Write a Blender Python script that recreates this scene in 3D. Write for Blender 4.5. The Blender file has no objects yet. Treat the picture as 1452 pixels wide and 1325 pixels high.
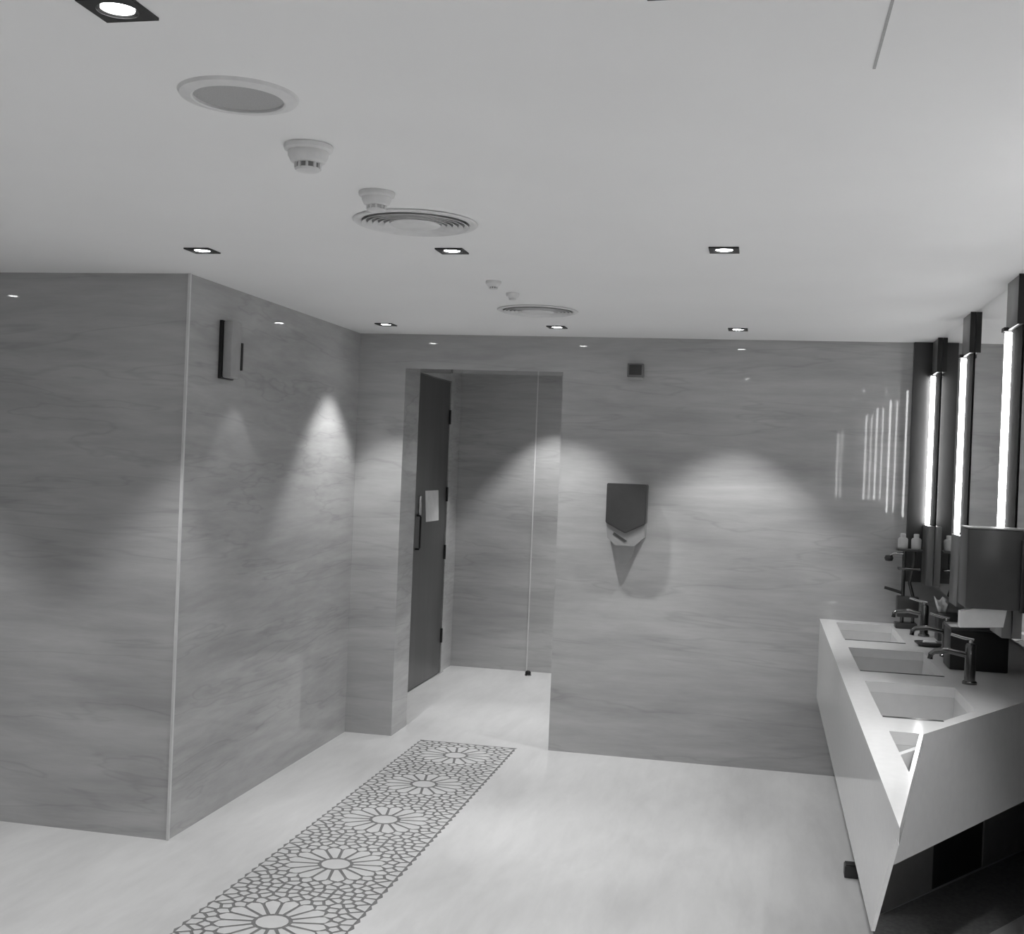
import bpy, bmesh, math, random
from mathutils import Vector, Matrix
from mathutils.geometry import tessellate_polygon
random.seed(7)
PI = math.pi
scene = bpy.context.scene
COL = scene.collection

# ------------------------------------------------------------------ camera
# world: X to the right along the end wall, Y into the room, Z up, metres
EYE = 1.65
FPX, YAW, PITCH, ROLL = 1677.1, -0.2104, -0.0019, 0.0400
Fv = Vector((math.sin(YAW) * math.cos(PITCH), math.cos(YAW) * math.cos(PITCH), math.sin(PITCH)))
Rv = Vector((math.cos(YAW), -math.sin(YAW), 0))
Uv = Rv.cross(Fv)
R2 = Rv * math.cos(ROLL) + Uv * math.sin(ROLL)
U2 = Uv * math.cos(ROLL) - Rv * math.sin(ROLL)
cam_d = bpy.data.cameras.new('camera')
cam_d.sensor_fit = 'HORIZONTAL'
cam_d.sensor_width = 36.0
cam_d.lens = FPX / 1452 * 36.0
cam_d.clip_start = 0.02
cam = bpy.data.objects.new('camera', cam_d)
COL.objects.link(cam)
M = Matrix((R2, U2, -Fv)).transposed().to_4x4()
M.translation = Vector((0, 0, EYE))
cam.matrix_world = M
scene.camera = cam

# ------------------------------------------------------------------ world, exposure
w = bpy.data.worlds.new('world')
scene.world = w
w.use_nodes = True
w.node_tree.nodes['Background'].inputs[0].default_value = (1, 1, 1, 1)
w.node_tree.nodes['Background'].inputs[1].default_value = 0.05
scene.view_settings.view_transform = 'Standard'
scene.view_settings.look = 'None'
scene.view_settings.exposure = 0.14
scene.view_settings.gamma = 1.0
scene.view_settings.use_curve_mapping = False
SPOT_W = 58.0          # watts of every recessed downlight
SPOT_ANGLE = 81.0      # its beam
LED = 12.5             # strength of the upright light tubes at the mirrors

# ------------------------------------------------------------------ measures of the room
YB, ZC = 6.775, 2.405            # end wall, ceiling
XL, Y1 = -2.412, 4.609           # left wall, its near corner
DX0, DX1, DZ = -2.12, -1.165, 2.20   # doorway in the end wall
YT = 7.083                       # back of the end wall
XM = 0.885                       # mirror plane
XR = 1.25                        # structural right wall
ZT, ZS, ZA = 0.865, 0.825, 0.430 # counter top, underside of slab, bottom of apron
XF = 0.330                       # front of counter

# ------------------------------------------------------------------ materials
def new_mat(name):
    m = bpy.data.materials.new(name)
    m.use_nodes = True
    return m, m.node_tree, m.node_tree.nodes['Principled BSDF']

def grey(v):
    return (v, v, v, 1)

def plain(name, v, rough=0.5, metal=0.0, vary=0.06, scale=18.0, spec=0.5):
    m, nt, b = new_mat(name)
    tc = nt.nodes.new('ShaderNodeTexCoord')
    n = nt.nodes.new('ShaderNodeTexNoise')
    n.inputs['Scale'].default_value = scale
    n.inputs['Detail'].default_value = 3
    r = nt.nodes.new('ShaderNodeValToRGB')
    r.color_ramp.elements[0].position = 0.3
    r.color_ramp.elements[1].position = 0.7
    r.color_ramp.elements[0].color = grey(v * (1 - vary))
    r.color_ramp.elements[1].color = grey(v * (1 + vary))
    nt.links.new(tc.outputs['Object'], n.inputs['Vector'])
    nt.links.new(n.outputs['Fac'], r.inputs['Fac'])
    nt.links.new(r.outputs['Color'], b.inputs['Base Color'])
    b.inputs['Roughness'].default_value = rough
    b.inputs['Metallic'].default_value = metal
    b.inputs['Specular IOR Level'].default_value = spec
    return m

def stone(name, lo, hi, scale, fine, rough, vein=None, spec=0.5):
    """Streaked stone: two stretched noises mixed, plus sparse darker veins."""
    m, nt, b = new_mat(name)
    L = nt.links.new
    tc = nt.nodes.new('ShaderNodeTexCoord')
    def noise(sc, detail, rgh, dist):
        mp = nt.nodes.new('ShaderNodeMapping')
        mp.inputs['Scale'].default_value = sc
        n = nt.nodes.new('ShaderNodeTexNoise')
        n.inputs['Scale'].default_value = 1.0
        n.inputs['Detail'].default_value = detail
        n.inputs['Roughness'].default_value = rgh
        n.inputs['Distortion'].default_value = dist
        L(tc.outputs['Object'], mp.inputs['Vector'])
        L(mp.outputs['Vector'], n.inputs['Vector'])
        return n
    a = noise(scale, 5, 0.6, 0.6)
    c = noise(fine, 4, 0.65, 0.3)
    mix = nt.nodes.new('ShaderNodeMath'); mix.operation = 'MULTIPLY_ADD'
    mix.inputs[1].default_value = 0.36
    half = nt.nodes.new('ShaderNodeMath'); half.operation = 'MULTIPLY'; half.inputs[1].default_value = 0.64
    L(c.outputs['Fac'], mix.inputs[0]); L(a.outputs['Fac'], half.inputs[0]); L(half.outputs[0], mix.inputs[2])
    r = nt.nodes.new('ShaderNodeValToRGB')
    e = r.color_ramp.elements
    e[0].position = 0.33; e[1].position = 0.66
    e[0].color = grey(lo); e[1].color = grey(hi)
    L(mix.outputs[0], r.inputs['Fac'])
    out = r.outputs['Color']
    if vein:
        v = noise(vein, 4, 0.6, 0.4)
        vr = nt.nodes.new('ShaderNodeValToRGB')
        ve = vr.color_ramp.elements
        ve[0].position = 0.485; ve[1].position = 0.515
        ve[0].color = grey(1.0); ve[1].color = grey(1.0)
        mid = ve.new(0.5); mid.color = grey(0.89)
        L(v.outputs['Fac'], vr.inputs['Fac'])
        mm = nt.nodes.new('ShaderNodeMixRGB'); mm.blend_type = 'MULTIPLY'; mm.inputs['Fac'].default_value = 1.0
        L(out, mm.inputs['Color1']); L(vr.outputs['Color'], mm.inputs['Color2'])
        out = mm.outputs['Color']
    L(out, b.inputs['Base Color'])
    b.inputs['Roughness'].default_value = rough
    b.inputs['Specular IOR Level'].default_value = spec
    return m

def glow(name, v):
    m, nt, b = new_mat(name)
    b.inputs['Base Color'].default_value = grey(0.9)
    b.inputs['Emission Color'].default_value = (1, 1, 1, 1)
    b.inputs['Emission Strength'].default_value = v
    return m

MT = {}
MT['wall'] = stone('travertine_wall', 0.350, 0.500, (0.9, 0.9, 5.5), (3.0, 3.0, 24.0), 0.03, (0.45, 0.45, 3.6))
MT['floor'] = stone('floor_marble', 0.50, 0.63, (3.0, 0.9, 1.0), (15.0, 3.0, 1.0), 0.34)
MT['inlay'] = plain('inlay_dark_stone', 0.165, 0.4, vary=0.12, scale=40)
MT['tile'] = plain('inlay_light_stone', 0.56, 0.32, vary=0.05, scale=9)
MT['ceiling'] = plain('ceiling_paint', 0.88, 0.85, vary=0.012, scale=2.0)
MT['quartz'] = plain('white_quartz', 0.78, 0.10, vary=0.02, scale=30, spec=0.38)
MT['basin'] = plain('basin_quartz', 0.62, 0.14, vary=0.02, scale=30)
MT['trim'] = plain('pale_corner_profile', 0.62, 0.35, 0.0)
MT['chrome'] = plain('chrome', 0.62, 0.12, 1.0)
MT['black_chrome'] = plain('dark_chrome', 0.16, 0.18, 1.0)
MT['black'] = plain('black_plastic', 0.012, 0.45)
MT['char'] = plain('charcoal_plastic', 0.045, 0.38)
MT['mid'] = plain('grey_plastic', 0.26, 0.4)
MT['pale'] = plain('pale_plastic', 0.62, 0.45)
MT['satin'] = plain('satin_grey', 0.36, 0.4)
MT['matte'] = plain('matte_black', 0.02, 0.95, spec=0.1)
MT['white'] = plain('white_plastic', 0.74, 0.5)
MT['grille'] = plain('grey_grille_mesh', 0.42, 0.6, vary=0.12, scale=400)
MT['paper'] = plain('white_paper', 0.72, 0.9)
MT['shadow_gap'] = plain('dark_joint', 0.06, 0.8)
MT['panel_dark'] = plain('dark_plinth_panel', 0.36, 0.35)
MT['floor_shade'] = plain('floor_shade_tone', 0.22, 0.35, vary=0.25, scale=60)  # dark tone that stands in for shade on the floor
MT['column'] = plain('grey_lacquer', 0.16, 0.3)
MT['wood'] = stone('dark_door_wood', 0.052, 0.082, (5.0, 5.0, 0.5), (30.0, 30.0, 2.0), 0.35)
MT['lens'] = glow('downlight_lens', 38.0)
MT['led'] = glow('light_tube_diffuser', LED)
mm_, nt_, b_ = new_mat('mirror_silver')
b_.inputs['Base Color'].default_value = grey(0.88)
b_.inputs['Metallic'].default_value = 1.0
b_.inputs['Roughness'].default_value = 0.02
MT['mirror'] = mm_

# ------------------------------------------------------------------ mesh helpers
def link(name, bm, mat, parent=None, smooth=False):
    me = bpy.data.meshes.new(name)
    bmesh.ops.recalc_face_normals(bm, faces=bm.faces)
    bm.to_mesh(me); bm.free()
    me.materials.append(MT[mat])
    if smooth:
        for p in me.polygons: p.use_smooth = True
        me.set_sharp_from_angle(angle=math.radians(38))
    o = bpy.data.objects.new(name, me)
    COL.objects.link(o)
    if parent: o.parent = parent
    return o

def box_bm(bm, x0, x1, y0, y1, z0, z1, bevel=0.0, seg=2):
    mtx = Matrix.Translation(((x0 + x1) / 2, (y0 + y1) / 2, (z0 + z1) / 2)) @ Matrix.Diagonal((abs(x1 - x0), abs(y1 - y0), abs(z1 - z0), 1))
    r = bmesh.ops.create_cube(bm, size=1.0, matrix=mtx)
    if bevel:
        ed = list({e for v in r['verts'] for e in v.link_edges})
        bmesh.ops.bevel(bm, geom=ed, offset=bevel, segments=seg, affect='EDGES', profile=0.5)
    return bm

def box(name, mat, x0, x1, y0, y1, z0, z1, parent=None, bevel=0.0):
    bm = bmesh.new()
    box_bm(bm, x0, x1, y0, y1, z0, z1, bevel)
    return link(name, bm, mat, parent, smooth=bevel > 0)

def lathe(bm, prof, n=40, cx=0, cy=0):
    """prof: list of (radius, z); closes to the axis where the radius is 0."""
    rings = []
    for r, z in prof:
        if r <= 1e-6:
            rings.append([bm.verts.new((cx, cy, z))])
        else:
            rings.append([bm.verts.new((cx + r * math.cos(2 * PI * k / n), cy + r * math.sin(2 * PI * k / n), z)) for k in range(n)])
    for a, b in zip(rings, rings[1:]):
        for k in range(n):
            k2 = (k + 1) % n
            if len(a) == 1 and len(b) == 1: continue
            if len(a) == 1: bm.faces.new((a[0], b[k], b[k2]))
            elif len(b) == 1: bm.faces.new((a[k], a[k2], b[0]))
            else: bm.faces.new((a[k], a[k2], b[k2], b[k]))
    return bm

def prism(bm, pts, z0, z1, holes=()):
    """Vertical prism over a plan polygon, with holes cut through."""
    loops = [list(pts)] + [list(h) for h in holes]
    flat = [p for l in loops for p in l]
    tris = tessellate_polygon([[Vector((p[0], p[1], 0)) for p in l] for l in loops])
    vt = [bm.verts.new((p[0], p[1], z1)) for p in flat]
    vb = [bm.verts.new((p[0], p[1], z0)) for p in flat]
    for t in tris:
        bm.faces.new([vt[i] for i in t]); bm.faces.new([vb[i] for i in reversed(t)])
    o = 0
    for l in loops:
        n = len(l)
        for k in range(n):
            a, b = o + k, o + (k + 1) % n
            bm.faces.new((vt[a], vt[b], vb[b], vb[a]))
        o += n
    return bm

def extrude_poly(bm, pts, vec):
    """Solid from a planar 3D polygon pushed along vec."""
    a = [bm.verts.new(p) for p in pts]
    b = [bm.verts.new(Vector(p) + Vector(vec)) for p in pts]
    bm.faces.new(a); bm.faces.new(list(reversed(b)))
    n = len(pts)
    for k in range(n):
        k2 = (k + 1) % n
        bm.faces.new((a[k], b[k], b[k2], a[k2]))
    return bm

def tube(bm, pts, r, n=12):
    pts = [Vector(p) for p in pts]
    rings = []
    for i, p in enumerate(pts):
        d = (pts[min(i + 1, len(pts) - 1)] - pts[max(i - 1, 0)]).normalized()
        up = Vector((0, 0, 1)) if abs(d.z) < 0.9 else Vector((0, 1, 0))
        u = d.cross(up).normalized(); v = d.cross(u)
        rings.append([bm.verts.new(p + (u * math.cos(2 * PI * k / n) + v * math.sin(2 * PI * k / n)) * r) for k in range(n)])
    for a, b in zip(rings, rings[1:]):
        for k in range(n):
            bm.faces.new((a[k], a[(k + 1) % n], b[(k + 1) % n], b[k]))
    bm.faces.new(list(reversed(rings[0]))); bm.faces.new(rings[-1])
    return bm

def thing(name, label, cat, loc=(0, 0, 0), group=None):
    o = bpy.data.objects.new(name, None)
    o.empty_display_size = 0.05
    COL.objects.link(o)
    o.location = loc
    o['label'] = label; o['category'] = cat
    if group: o['group'] = group
    return o

def tag(o, label, cat, group=None):
    o['label'] = label; o['category'] = cat
    if group: o['group'] = group
    return o

def structure(o, label, cat):
    o['kind'] = 'structure'
    return tag(o, label, cat)

def dup(root, loc, label=None, group=None):
    r = root.copy(); COL.objects.link(r); r.location = loc
    if label: r['label'] = label
    if group: r['group'] = group
    for ch in list(root.children):
        c = ch.copy(); COL.objects.link(c); c.parent = r
        for g in list(ch.children):
            d = g.copy(); COL.objects.link(d); d.parent = c
    return r

# ------------------------------------------------------------------ the room shell
XW, YR, YL = -5.2, -2.2, 9.30     # far left wall, wall behind the viewer, lobby end wall
floor = structure(box('floor', 'floor', XW - .15, XR + .15, YR - .15, YL + .15, -0.12, 0.0),
                  'pale polished marble floor with faint lengthwise streaks', 'floor')
ceil = structure(box('ceiling', 'ceiling', XW - .15, XR + .15, YR - .15, YL + .15, ZC, ZC + 0.12),
                 'plain white painted flat ceiling', 'ceiling')
bm = bmesh.new()
box_bm(bm, XL, DX0, YB, YT, 0, ZC); box_bm(bm, DX1, XR, YB, YT, 0, ZC); box_bm(bm, DX0, DX1, YB, YT, DZ, ZC)
structure(link('wall_back', bm, 'wall'), 'polished travertine end wall with a doorway and towel dispenser', 'wall')
structure(box('wall_left', 'wall', XL - .15, XL, Y1, YT, 0, ZC), 'travertine side wall with the slim air freshener, running to the doorway wall', 'wall')
structure(box('wall_left_front', 'wall', XW, XL - .15, Y1, Y1 + .15, 0, ZC), 'dim travertine wall turning away at the steel-edged corner', 'wall')
structure(box('wall_far_left', 'wall', XW - .15, XW, YR, Y1 + .15, 0, ZC), 'travertine wall at the far side of the washroom', 'wall')
structure(box('wall_rear', 'wall', XW, XR, YR - .15, YR, 0, ZC), 'travertine wall behind the viewpoint', 'wall')
structure(box('wall_right', 'wall', XR, XR + .15, YR, YT, 0, ZC), 'travertine wall behind the vanity counter', 'wall')
structure(box('wall_right_upper', 'column', XM + .012, XR, YR, YB, 1.10, ZC), 'grey boxed-out wall carrying the mirrors above the counter', 'wall')
structure(box('wall_lobby_left', 'wall', -2.58, -2.43, YT, YL, 0, ZC), 'lobby side wall holding the dark wooden door', 'wall')
structure(box('wall_lobby_right', 'wall', -0.75, -0.60, YT, YL, 0, ZC), 'lobby wall hidden beyond the doorway', 'wall')
structure(box('wall_lobby_back', 'wall', -2.58, -0.60, YL, YL + .15, 0, ZC), 'travertine lobby wall seen through the doorway', 'wall')
structure(box('trim_1', 'trim', XL - .004, XL + .006, Y1 - .006, Y1 + .006, 0, ZC), 'bright steel corner strip on the left wall edge', 'trim')
structure(box('trim_2', 'trim', -1.805, -1.796, YL - .006, YL, 0, ZC), 'thin steel strip running up the lobby wall', 'trim')
# narrow slot of an access hatch in the ceiling
box('joint_strip', 'grille', 0.165, 0.170, 1.70, 2.26, ZC - .0015, ZC, ceil)

# lobby door: leaf, casing, hinges, pull handle, lock
d = box('door_1', 'wood', -2.43, -2.416, 7.98, 8.905, 0.012, 2.27)
structure(d, 'dark wooden door in the lobby side wall', 'door')
bm = bmesh.new()
box_bm(bm, -2.43, -2.408, 8.912, 8.995, 0, 2.355); box_bm(bm, -2.43, -2.408, 7.90, 7.973, 0, 2.355); box_bm(bm, -2.43, -2.408, 7.973, 8.912, 2.278, 2.355)
link('door_frame', bm, 'wall', d)
for z in (0.30, 0.95, 1.40, 2.00):
    bm = bmesh.new(); tube(bm, [(-2.408, 8.90, z - .055), (-2.408, 8.90, z + .055)], .009)
    link('hinge', bm, 'black', d, True)
bm = bmesh.new()
tube(bm, [(-2.416, 8.125, 1.02), (-2.392, 8.125, 1.02), (-2.386, 8.125, 1.03), (-2.386, 8.125, 1.25), (-2.392, 8.125, 1.26), (-2.416, 8.125, 1.26)], .007)
link('pull_handle', bm, 'black', d, True)
box('lock_plate', 'chrome', -2.416, -2.408, 8.16, 8.22, 1.26, 1.40, d, .002)
bm = bmesh.new()
extrude_poly(bm, [(-2.4155, 8.31, 1.435), (-2.4155, 8.66, 1.435), (-2.4155, 8.70, 1.205), (-2.4155, 8.36, 1.205)], (.003, 0, 0))
tag(link('door_notice', bm, 'paper'), 'blank white paper notice stuck on the dark lobby door', 'notice')

# door stop on the lobby floor
t = thing('door_stop', 'small dark dome door stop on the lobby floor', 'door stop', (-1.755, 9.13, 0))
bm = bmesh.new(); lathe(bm, [(0, .006), (.026, .006), (.028, 0), (0, 0)], 24); link('base_plate', bm, 'chrome', t, True)
bm = bmesh.new(); lathe(bm, [(.022, .006), (.022, .026), (.015, .036), (0, .039)], 24); link('rubber_dome', bm, 'black', t, True)

# ------------------------------------------------------------------ floor inlay band (rosettes)
PX, PW, PER, PN = -1.637, 0.280, 0.634, 6
PY0 = 6.455
band_far, band_near = PY0 + 0.292, PY0 - (PN - 1) * PER - 0.317
teeth = 0.0317
bm = bmesh.new()
left, right = [], []
n_t = int(round((band_far - band_near) / teeth)); st = (band_far - band_near) / n_t
for k in range(n_t + 1):
    y = band_near + k * st
    a = 0.014 if k % 2 else 0.002
    left.append((PX - PW - a, y)); right.append((PX + PW + a, y))
prism(bm, left + right[::-1], 0.0, 0.0012)
band = link('inlay_band', bm, 'inlay', floor)
band['label'] = 'grey inlaid stone band of linked rosettes'

def tile_mesh(name, pts):
    bm = bmesh.new()
    extrude_poly(bm, [(p[0], p[1], 0.0014) for p in pts], (0, 0, 0.0012))
    me = bpy.data.meshes.new(name)
    bmesh.ops.recalc_face_normals(bm, faces=bm.faces)
    bm.to_mesh(me); bm.free(); me.materials.append(MT['tile'])
    return me

def put(name, me, x, y, rz=0.0):
    o = bpy.data.objects.new(name, me); COL.objects.link(o)
    o.parent = band; o.location = (x, y, 0); o.rotation_euler = (0, 0, rz)
    return o

def pol(r, a): return (r * math.cos(a), r * math.sin(a))
NP = 16
H = PI / NP
G = 0.0060      # half width of the dark lines
def wedge(r, s): return (r, s * max(0.0015, r * math.tan(H) - G))
ME_C = tile_mesh('centre_tile', [pol(.058, 2 * H * k + H) for k in range(NP)])
ME_P = tile_mesh('petal_tile', [(.072, -.0072), wedge(.165, -1), wedge(.184, -.85), (.202, 0), wedge(.184, .85), wedge(.165, 1), (.072, .0072)])
# everything around the petals: cells of a mosaic net, each shrunk by the width of the dark joint
def halfplane(poly, px, py, nx, ny):
    """Keep the side of the line through (px, py) that the normal (nx, ny) points away from."""
    out = []
    for a, b in zip(poly, poly[1:] + poly[:1]):
        fa = (a[0] - px) * nx + (a[1] - py) * ny
        fb = (b[0] - px) * nx + (b[1] - py) * ny
        if fa <= 0: out.append(a)
        if (fa < 0 < fb) or (fb < 0 < fa):
            k = fa / (fa - fb)
            out.append((a[0] + (b[0] - a[0]) * k, a[1] + (b[1] - a[1]) * k))
    return out
sites = []
for k in range(NP):
    sites.append((*pol(.180, 2 * H * k), None))
    sites.append((*pol(.209, 2 * H * k + H), 'kite_tile'))
    sites.append((*pol(.235, 2 * H * k), 'hexagon_tile'))
for k in range(2 * NP):
    x, y = pol(.263, H * k + H / 2)
    sites.append((x, y, 'ring_tile'))
ly, lx = PER / 17, .0420
for r_ in range(-8, 9):
    for c_ in range(-8, 9):
        x = (c_ + (.5 if r_ % 2 else 0)) * lx
        y = r_ * ly
        if abs(x) > PW - .008 or math.hypot(x, y) < .282: continue
        if math.hypot(x, y - PER) < .282 or math.hypot(x, y + PER) < .282: continue
        sites.append((x, y, 'corner_tile' if abs(x) < .215 else 'border_tile'))
allsites = [(x, y + o * PER) for x, y, _ in sites for o in (-1, 0, 1)]
net = []
for x, y, nm in sites:
    if nm is None: continue
    if abs(x) > PW: continue
    poly = [(x - .05, y - .05), (x + .05, y - .05), (x + .05, y + .05), (x - .05, y + .05)]
    for (u, v) in allsites:
        dx, dy = u - x, v - y
        dd = math.hypot(dx, dy)
        if dd < 1e-6 or dd > .14: continue
        poly = halfplane(poly, x + dx * (.5 - G / dd), y + dy * (.5 - G / dd), dx / dd, dy / dd)
        if len(poly) < 3: break
    if len(poly) < 3: continue
    poly = halfplane(poly, PW - .002, 0, 1, 0); poly = halfplane(poly, -PW + .002, 0, -1, 0)
    if len(poly) < 3: continue
    ar = abs(sum(a[0] * b[1] - b[0] * a[1] for a, b in zip(poly, poly[1:] + poly[:1]))) / 2
    if ar < 5e-5: continue
    top = max(p[1] for p in poly)
    net.append((nm, tile_mesh(nm, [(p[0] - x, p[1] - y) for p in poly]), x, y, top))
for q in range(PN):
    cy = PY0 - q * PER
    put('centre_tile', ME_C, PX, cy)
    for k in range(NP):
        put('petal_tile', ME_P, PX, cy, 2 * H * k)
    for nm, me_, x, y, top in net:
        if cy + top > band_far - .004: continue
        put(nm, me_, PX + x, cy + y)

# ------------------------------------------------------------------ ceiling fittings
def downlight(loc, label, group=None):
    t = thing('downlight', label, 'downlight', loc, group)
    bm = bmesh.new()
    prism(bm, [(-.050, -.050), (.050, -.050), (.050, .050), (-.050, .050)], -.005, 0,
          [[(.036 * math.cos(2 * PI * k / 28), .036 * math.sin(2 * PI * k / 28)) for k in range(28)]])
    link('frame', bm, 'black', t)
    bm = bmesh.new(); lathe(bm, [(.0355, -.0045), (.029, -.002), (.029, 0), (.0355, 0), (.0355, -.0045)], 28)
    link('reflector', bm, 'black_chrome', t, True)
    bm = bmesh.new(); lathe(bm, [(0, -.0035), (.020, -.003), (.0285, -.001), (.0285, 0), (0, 0)], 28)
    link('lens', bm, 'lens', t, True)
    return t

def spot(parent):
    l = bpy.data.lights.new('beam', 'SPOT')
    l.energy = SPOT_W; l.spot_size = math.radians(SPOT_ANGLE); l.spot_blend = 0.45
    l.shadow_soft_size = 0.03
    o = bpy.data.objects.new('beam', l); COL.objects.link(o)
    o.parent = parent; o.location = (0, 0, -.012)

dl = [((-2.095, 6.295), 'square black downlight in the ceiling corner of left wall and doorway wall', None),
      ((-1.128, 6.300), 'square black downlight in the ceiling just in front of the doorway', None),
      ((-0.165, 6.285), 'square black downlight close to the end wall, between towel dispenser and mirrors', None),
      ((-2.085, 4.073), 'square black downlight near the steel-edged wall corner', None),
      ((-1.120, 4.073), 'square black downlight between the two round air diffusers', None),
      ((-0.163, 4.050), 'square black downlight in mid-ceiling with no fitting beside it, on the mirror side', None),
      ((-1.114, 1.835), 'square black downlight right beside the ceiling speaker, in line with it', None)]
for (x, y), lb, g in dl:
    spot(downlight((x, y, ZC), lb, g))
for (x, y), lb, g in [
        ((-3.75, 3.90), 'square black downlight washing the dim wall away from the steel-edged corner', None),
        ((-2.08, 1.84), 'square black downlight one place from the ceiling speaker, on the dim wall side', None),
        ((-3.04, 1.84), 'square black downlight two places from the ceiling speaker, on the dim wall side', None),
        ((-0.163, 1.84), 'square black downlight one place from the ceiling speaker, on the mirror side', None),
        ((0.80, 3.05), 'added unseen downlight tight against the mirrors, lighting the oblique counter end', None),  # extra lamp, put in to brighten the oblique counter end
        ((0.80, 1.84), 'added unseen downlight tight against the mirrors, clear of the counter', None)] + [  # also added, for bounce light onto the counter end
        ((x_, -.40), 'square black downlight of the row along the rear wall', 'downlights along the rear wall')
        for x_ in (-3.04, -2.08, -1.12, -0.163, 0.80)]:  # the last one, by the mirrors, is added as fill for the counter end
    spot(downlight((x, y, ZC), lb, g))
spot(downlight((-1.62, 8.90, ZC), 'square black downlight at the lobby end wall behind the doorway'))
spot(downlight((-1.05, 8.60, ZC), 'added unseen downlight brightening the lobby from its hidden side'))  # added out of view to lift the ambient light in the lobby
spot(downlight((-1.35, 7.90, ZC), 'added unseen downlight brightening the middle of the lobby'))  # added fill lamp for the lobby wall and floor

# speaker
t = thing('ceiling_speaker', 'round ceiling speaker with grey mesh grille and white rim', 'speaker', (-1.113, 2.310, ZC))
bm = bmesh.new(); lathe(bm, [(.094, 0), (.094, -.010), (.098, -.012), (.122, -.007), (.126, 0)], 56); link('rim', bm, 'white', t, True)
bm = bmesh.new(); lathe(bm, [(0, -.0055), (.094, -.0045), (.094, 0), (0, 0)], 56); link('grille', bm, 'grille', t, True)

# smoke detectors
def detector(loc, label, s=1.0, chamber='mid'):
    t = thing('smoke_detector', label, 'smoke detector', loc)
    bm = bmesh.new(); lathe(bm, [(0, 0), (.058 * s, 0), (.060 * s, -.004), (.058 * s, -.012), (.050 * s, -.016), (0, -.016)], 40); link('base', bm, 'white', t, True)
    bm = bmesh.new(); lathe(bm, [(.049 * s, -.016), (.049 * s, -.026 * s), (.042 * s, -.040 * s), (.036 * s, -.044 * s), (0, -.044 * s)], 40); link('body', bm, 'white', t, True)
    bm = bmesh.new()
    lathe(bm, [(.028 * s, -.044 * s), (.028 * s, -.056 * s), (0, -.056 * s)], 28); link('sensor_chamber', bm, chamber, t, True)
    for k in range(10):
        a = 2 * PI * k / 10
        bm = bmesh.new()
        box_bm(bm, -.003 * s, .003 * s, -.003 * s, .003 * s, -.058 * s, -.044 * s)
        bmesh.ops.transform(bm, matrix=Matrix.Translation((.030 * s * math.cos(a), .030 * s * math.sin(a), 0)) @ Matrix.Rotation(a, 4, 'Z'), verts=bm.verts)
        link('rib', bm, 'white', t)
    bm = bmesh.new(); lathe(bm, [(0, -.056 * s), (.031 * s, -.056 * s), (.028 * s, -.062 * s), (0, -.064 * s)], 28); link('cap', bm, 'white', t, True)
    return t
detector((-1.113, 2.700, ZC), 'white smoke detector with slotted chamber next to the ceiling speaker')
detector((-1.102, 3.185, ZC), 'white smoke detector touching the edge of a round air diffuser', 0.86, 'pale')
detector((-1.125, 4.757, ZC), 'small flat white ceiling sensor next to the downlight between the air diffusers', 0.55)
detector((-1.114, 5.086, ZC), 'small pale ceiling sensor next to the air diffuser by the doorway', 0.50, 'pale')

# round air diffusers
def diffuser(loc, label):
    t = thing('air_diffuser', label, 'air vent', loc, 'round air diffusers')
    bm = bmesh.new(); lathe(bm, [(.182, 0), (.198, -.002), (.194, -.006), (.178, -.007), (.170, -.003), (.170, 0)], 64); link('outer_rim', bm, 'white', t, True)
    bm = bmesh.new(); lathe(bm, [(0, -.001), (.172, -.001), (.172, 0), (0, 0)], 64); link('backing', bm, 'mid', t, True)
    for r in (.160, .142, .124, .106, .088):
        bm = bmesh.new(); lathe(bm, [(r + .009, -.013), (r + .010, -.012), (r - .003, -.003), (r - .005, -.004), (r + .009, -.013)], 56)
        link('ring', bm, 'white', t, True)
    bm = bmesh.new(); lathe(bm, [(0, -.015), (.060, -.014), (.078, -.011), (.080, -.009), (.060, -.003), (0, -.002)], 48); link('centre_disc', bm, 'white', t, True)
    return t
diffuser((-1.110, 3.590, ZC), 'round white ceiling air diffuser with concentric rings beside the smoke detectors')
diffuser((-1.108, 5.640, ZC), 'round white ceiling air diffuser nearest the doorway')

# ------------------------------------------------------------------ things on the walls
# towel dispenser on the end wall
t = thing('towel_dispenser', 'charcoal shield-shaped paper towel dispenser on the end wall', 'dispenser', (-0.757, YB, 1.11))
x0, x1 = -.113, .113
bm = bmesh.new()
extrude_poly(bm, [(x0, -.110, .458), (x1, -.110, .458), (x1, -.110, .235), (0, -.110, .178), (x0, -.110, .235)], (0, .110, 0))
bmesh.ops.bevel(bm, geom=list(bm.edges), offset=.004, segments=2, affect='EDGES')
link('cover', bm, 'char', t, True)
bm = bmesh.new()
extrude_poly(bm, [(x0 + .002, -.098, .236), (0, -.098, .179), (x1 - .002, -.098, .236), (x1 - .004, -.098, .158), (.055, -.098, .108), (-.055, -.098, .108), (x0 + .012, -.098, .150)], (0, .098, 0))
link('lower_tray', bm, 'mid', t)
bm = bmesh.new()
extrude_poly(bm, [(-.075, -.070, .140), (.062, -.070, .140), (.046, -.066, .055), (.012, -.062, -.002), (-.030, -.062, .004), (-.058, -.066, .070)], (0, .010, 0))
link('paper_towel', bm, 'satin', t)
bm = bmesh.new(); extrude_poly(bm, [(-.070, -.1005, .170), (0, -.1005, .128), (.012, -.1005, .136), (-.062, -.1005, .182)], (0, .003, 0)); link('slot', bm, 'char', t)

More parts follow.
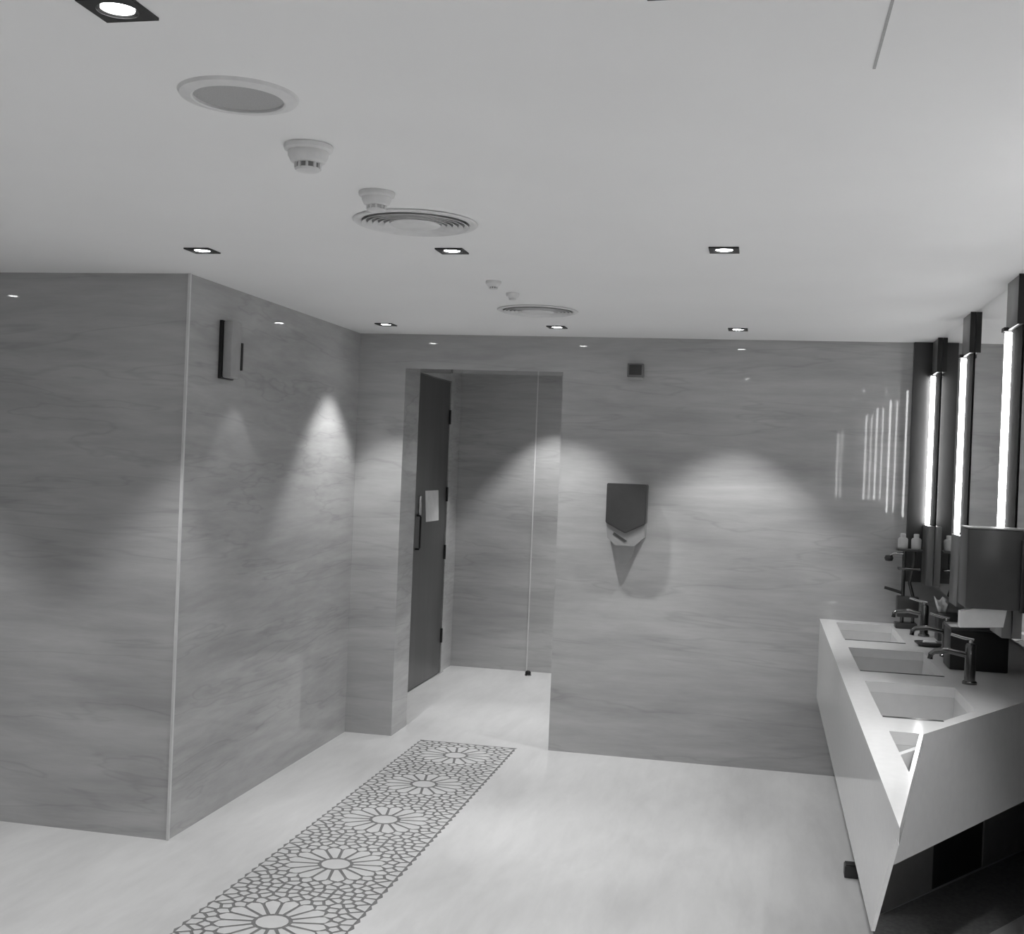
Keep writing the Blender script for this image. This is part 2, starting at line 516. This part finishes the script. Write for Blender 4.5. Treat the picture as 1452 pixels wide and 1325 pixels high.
# little square sounder above it
t = thing('wall_sounder', 'small dark square box high on the end wall above the towel dispenser', 'alarm box', (-.742, YB, 2.163))
box('body', 'column', -.047, .047, -.045, 0, .014, .093, t, .004)
box('lower_lip', 'satin', -.040, .040, -.042, 0, 0, .0135, t, .003)
box('face_plate', 'char', -.036, .036, -.049, -.0455, .026, .084, t, .002)

# air freshener on the left wall
t = thing('air_freshener', 'slim grey air freshener with black back plate high on the left wall', 'air freshener', (XL, 4.905, 1.985))
box('back_plate', 'black', 0, .016, 0, .13, 0, .262, t, .002)
box('body', 'satin', .0165, .062, .004, .105, .004, .262, t, .010)
box('side_window', 'black', .030, .0635, .1055, .122, .045, .170, t, .002)

# ------------------------------------------------------------------ vanity counter
P = (XF, 2.80); Q = (.514, 3.86)
EK = .6044                                   # slope of the oblique end, dX per dY
def XE(y): return Q[0] + (y - Q[1]) * EK
YEND = Q[1] + (XR - Q[0]) / EK
van = thing('vanity_counter', 'long white quartz washroom counter with deep apron, oblique end and sunken basins', 'counter', (0, 0, 0))
def clip(poly, f):
    out = []
    for a, b in zip(poly, poly[1:] + poly[:1]):
        fa, fb = f(a), f(b)
        if fa >= 0: out.append(a)
        if (fa >= 0) != (fb >= 0):
            s = fa / (fa - fb)
            out.append((a[0] + (b[0] - a[0]) * s, a[1] + (b[1] - a[1]) * s))
    return out
def rect(x0, x1, y0, y1): return [(x0, y0), (x1, y0), (x1, y1), (x0, y1)]
inE = lambda p: (XE(p[1]) - .055) - p[0]
PQx = lambda y: P[0] + (Q[0] - P[0]) * (y - P[1]) / (Q[1] - P[1])
b4 = clip(rect(.412, .74, 3.16, 3.868), lambda p: PQx(p[1]) - .012 - p[0])
basins = [rect(.412, .700, 5.985, 6.655), rect(.412, .745, 5.050, 5.708),
          clip(rect(.412, .745, 4.110, 4.788), inE), b4]
outer = [P, Q, (XR - .004, YEND - .007), (XR - .004, YB - .001), (XF, YB - .001)]
bm = bmesh.new(); prism(bm, outer, ZS, ZT, basins); link('countertop', bm, 'quartz', van)
bm = bmesh.new()
extrude_poly(bm, [(XF, 2.86, ZS), (XF, 3.335, ZA), (XF, YB - .001, ZA), (XF, YB - .001, ZS)], (.010, 0, 0)); link('apron', bm, 'quartz', van)
bm = bmesh.new()
ya = Q[1] + (XF + .020 - Q[0]) / EK
nrm = Vector((-.855, .518, 0)) * .018
ZE = .497
extrude_poly(bm, [(XF + .020, ya, ZE), (XR - .006, YEND - .010, ZE), (XR - .006, YEND - .010, ZS), (XF + .020, ya, ZS)], nrm); link('end_panel', bm, 'quartz', van)
for i, h in enumerate(basins):
    # bowl: sloping sides down to a flat floor, open at the top
    cx = sum(p[0] for p in h) / len(h); cyy = sum(p[1] for p in h) / len(h)
    bm = bmesh.new()
    dep = .105 if i < 3 else .06
    up = [bm.verts.new((p[0], p[1], ZS - .0005)) for p in h]
    dn = [bm.verts.new((cx + (p[0] - cx) * .93, cyy + (p[1] - cyy) * .95, ZS - dep)) for p in h]
    n = len(h)
    for k in range(n):
        bm.faces.new((up[k], up[(k + 1) % n], dn[(k + 1) % n], dn[k]))
    bm.faces.new(dn)
    bs = link('basin', bm, 'basin', van)
    m = bs.modifiers.new('thick', 'SOLIDIFY'); m.thickness = .006; m.offset = 1
    if i < 3:
        y0 = min(p[1] for p in h); x1 = max(p[0] for p in h if p[1] < y0 + .01)
        box('slot_drain', 'black_chrome', .414, max(x1, .47) - .004, y0 - .024, y0 - .006, ZT - .001, ZT + .0015, van)
        bm = bmesh.new(); lathe(bm, [(0, 0), (.026, 0), (.028, .003), (.018, .004), (0, .002)], 24, cx, cyy)
        dr = link('drain', bm, 'chrome', bs, True); dr.location = (0, 0, ZS - dep + .0005)

# base below the counter
base = thing('plinth_cabinet', 'recessed dark panelled plinth cabinet under the white counter', 'cabinet', (0, 0, 0))
A0, A1 = Vector((.470, 4.66, 0)), Vector((XR - .004, 5.79, 0))
dv = A1 - A0; nb = Vector((-dv.y, dv.x, 0)).normalized() * .02
def panel(t0, t1, mat, off=0.0):
    a = A0 + dv * t0; b = A0 + dv * t1; s = nb * off
    bm = bmesh.new()
    extrude_poly(bm, [a + s, b + s, b + s + Vector((0, 0, .70)), a + s + Vector((0, 0, .70))], nb)
    return link('base_panel', bm, mat, base)
panel(0, .330, 'panel_dark'); panel(.332, .66, 'char', .25); panel(.662, 1.0, 'panel_dark')
box('side_panel', 'panel_dark', .452, .470, 4.665, YB, 0, ZA + .02, base)
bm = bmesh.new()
prism(bm, [(.452, 4.00), (XR, 5.175), (XR, 5.765), (.452, 4.615)], 0, .004)  # thin dark sheet painting the shade on the floor below the counter
gb = link('shade_strip', bm, 'floor_shade', floor); gb['label'] = 'dark strip of painted floor shade along the counter base'
t = thing('floor_outlet', 'small dark square floor box beneath the counter front', 'floor box', (.415, 5.10, 0))
box('housing', 'char', -.028, .028, -.03, .03, 0, .050, t, .004)
box('lid', 'black', -.024, .024, -.026, .026, .0503, .055, t, .002)

# ------------------------------------------------------------------ mirrors and light columns
cols = [6.715, 5.715, 4.700, 3.680, 2.660, 1.640, .620, -.400, -1.420]
lit_off = {1.640, .620, -.400}
clabel = ['light column beside the end wall', 'light column second from the end wall', 'light column by the wall-mounted towel dispenser']
for i, y in enumerate(cols):
    lab = ('slim upright ' + clabel[i]) if i < 3 else 'slim upright light column past the oblique counter end'
    t = thing('light_column', lab + (', white glowing tube' if y not in lit_off else ', tube unlit'), 'wall light', (XM, y, 1.10), 'light columns between the mirrors')
    box('lower_panel', 'column', -.034, -.0005, -.19, .030, 0, .315, t, .002)
    box('backing', 'matte', -.004, -.0005, -.19, .030, .3155, 1.125, t)
    bm = bmesh.new(); box_bm(bm, -.026, -.0045, -.014, .020, .318, 1.118, .004)
    link('light_tube', bm, 'led' if y not in lit_off else 'pale', t, True)
    box('upper_panel', 'column', -.020, -.0005, -.19, .030, 1.1255, ZC - 1.10, t, .002)
    box('rear_shield', 'matte', -.017, -.0045, .0202, .0245, .3155, 1.125, t)
    box('end_clip', 'black', -.036, -.0205, -.024, .028, 1.119, 1.134, t)
    box('edge_strip', 'black', -.024, -.0005, -.198, -.1905, 1.1255, ZC - 1.10, t)
    if i == 0:
        box('cheek', 'char', -.115, -.0005, .0325, .058, 0, ZC - 1.10, t, .002)
edges = [(cols[i + 1] + .0305, cols[i] - .1990) for i in range(len(cols) - 1)]
for i, (a, b) in enumerate(edges):
    if i < 2:
        lab = ['tall frameless mirror in the bay next to the end wall', 'tall frameless mirror in the bay above the oblique counter end'][i]
    else: lab = 'tall frameless wall mirror past the oblique counter end'
    tag(box('wall_mirror', 'mirror', XM, XM + .0115, a, b, 1.10, ZC - .002), lab, 'mirror', 'mirrors above the counter')

# ------------------------------------------------------------------ things at the counter
# dark towel dispenser on the mirror wall with a sheet of paper hanging out
t = thing('paper_dispenser', 'large dark paper towel dispenser fixed to the mirror wall over the counter end', 'dispenser', (XM, 4.35, 1.14))
box('cover', 'char', -.186, -.0005, 0, .16, .075, .352, t, .006)
box('top_edge', 'mid', -.186, -.002, 0, .16, .3525, .357, t, .001)
box('side_rail', 'black', -.010, -.0005, -.012, -.0005, .070, .320, t, .001)
bm = bmesh.new()
extrude_poly(bm, [(-.197, .02, .060), (-.197, .02, .004), (-.055, .02, .014), (-.045, .02, .0745), (-.150, .02, .0745)], (0, .05, 0)); link('paper_towel', bm, 'pale', t)

t = thing('waste_box', 'black box standing on the counter below the paper dispenser', 'box', (.905, 5.33, ZT))
box('body', 'black', -.115, .115, -.09, .09, 0, .165, t, .004)
box('lid', 'char', -.117, .117, -.092, .092, .1653, .180, t, .003)

def faucet(x, y, label):
    t = thing('faucet', label, 'faucet', (x, y, ZT), 'counter faucets')
    bm = bmesh.new(); lathe(bm, [(0, 0), (.028, 0), (.028, .008), (.024, .012), (0, .012)], 28); link('base', bm, 'black_chrome', t, True)
    bm = bmesh.new(); lathe(bm, [(.021, .012), (.020, .150), (.016, .158), (0, .160)], 28); link('body', bm, 'black_chrome', t, True)
    bm = bmesh.new(); tube(bm, [(-.015, 0, .112), (-.08, 0, .124), (-.135, 0, .118), (-.148, 0, .105), (-.150, 0, .088)], .011); link('spout', bm, 'black_chrome', t, True)
    bm = bmesh.new(); tube(bm, [(0, 0, .160), (0, 0, .172)], .008); tube(bm, [(.01, 0, .172), (-.03, 0, .178), (-.075, 0, .190)], .006); link('lever', bm, 'chrome', t, True)
    return t
faucet(.820, 6.30, 'dark chrome lever faucet at the basin beside the end wall')
faucet(.830, 5.62, 'dark chrome lever faucet at the basin next to the black box')
faucet(.815, 4.90, 'dark chrome lever faucet at the basin near the oblique counter end')

# amenity stand with shelf, arms and two bottles
sx, sy = .765, 6.60
t = thing('amenity_stand', 'tall dark metal amenity stand with arms at the counter corner by the end wall', 'stand', (sx, sy, ZT))
box('base', 'char', -.055, .055, -.045, .045, 0, .030, t, .004)
bm = bmesh.new(); tube(bm, [(-.020, 0, .03), (-.020, 0, .410)], .010); link('post', bm, 'black_chrome', t, True)
bm = bmesh.new(); tube(bm, [(.035, 0, .03), (.035, 0, .16), (.012, 0, .24), (.030, 0, .34), (.030, 0, .410)], .009); link('post', bm, 'black_chrome', t, True)
box('shelf', 'char', -.060, .070, -.045, .045, .410, .422, t, .002)
box('rack', 'black_chrome', -.050, .060, -.035, .035, .310, .322, t, .002)
bm = bmesh.new(); tube(bm, [(-.020, 0, .395), (-.075, 0, .395), (-.095, 0, .380)], .006); arm = link('arm', bm, 'chrome', t, True)
bm = bmesh.new(); lathe(bm, [(0, .350), (.018, .354), (.024, .368), (.018, .382), (0, .386)], 20, -.098, 0); link('knob', bm, 'black', arm, True)
bm = bmesh.new(); tube(bm, [(-.020, 0, .185), (-.060, 0, .196), (-.115, 0, .210)], .008); link('lever', bm, 'black', t, True)
box('holder', 'char', -.050, .060, -.035, .035, .060, .170, t, .006)
for dx, lb in ((-.030, 'small white-capped toiletry bottle on the amenity stand, on the doorway side'), (.038, 'small white-capped toiletry bottle on the amenity stand, on the mirror side')):
    b = thing('toiletry_bottle', lb, 'bottle', (sx + dx, sy, ZT + .4222), 'bottles on the amenity stand')
    bm = bmesh.new(); lathe(bm, [(0, 0), (.024, 0), (.026, .004), (.026, .050), (.020, .058), (0, .058)], 24); link('body', bm, 'pale', b, True)
    bm = bmesh.new(); lathe(bm, [(.014, .058), (.014, .078), (.012, .080), (0, .080)], 20); link('cap', bm, 'white', b, True)

# tissue box with a tissue standing out
t = thing('tissue_box', 'dark tissue box with a white tissue pulled up, on the counter', 'tissue box', (.925, 6.20, ZT))
box('box', 'char', -.060, .060, -.055, .055, 0, .135, t, .004)
bm = bmesh.new()
g = [[None] * 7 for _ in range(5)]
for i in range(5):
    for j in range(7):
        u = j / 6 - .5; v = i / 4
        g[i][j] = bm.verts.new((-.035 + u * (.035 + .05 * v), .012 * math.sin(j * 1.7 + i) * v, .135 + .07 * v + .012 * math.cos(j * 1.9) * v))
for i in range(4):
    for j in range(6): bm.faces.new((g[i][j], g[i][j + 1], g[i + 1][j + 1], g[i + 1][j]))
ts = link('tissue', bm, 'paper', t, True)
m = ts.modifiers.new('thick', 'SOLIDIFY'); m.thickness = .0015
# soap dish
t = thing('soap_dish', 'flat dark soap dish with pale soap bar on the counter', 'soap dish', (.800, 5.93, ZT))
bm = bmesh.new(); lathe(bm, [(0, 0), (.040, 0), (.058, .014), (.062, .022), (.056, .020), (.040, .008), (0, .006)], 32)
bmesh.ops.scale(bm, vec=(1.15, .8, 1), verts=bm.verts); link('dish', bm, 'char', t, True)
box('soap', 'pale', -.030, .030, -.020, .020, .009, .026, t, .006)
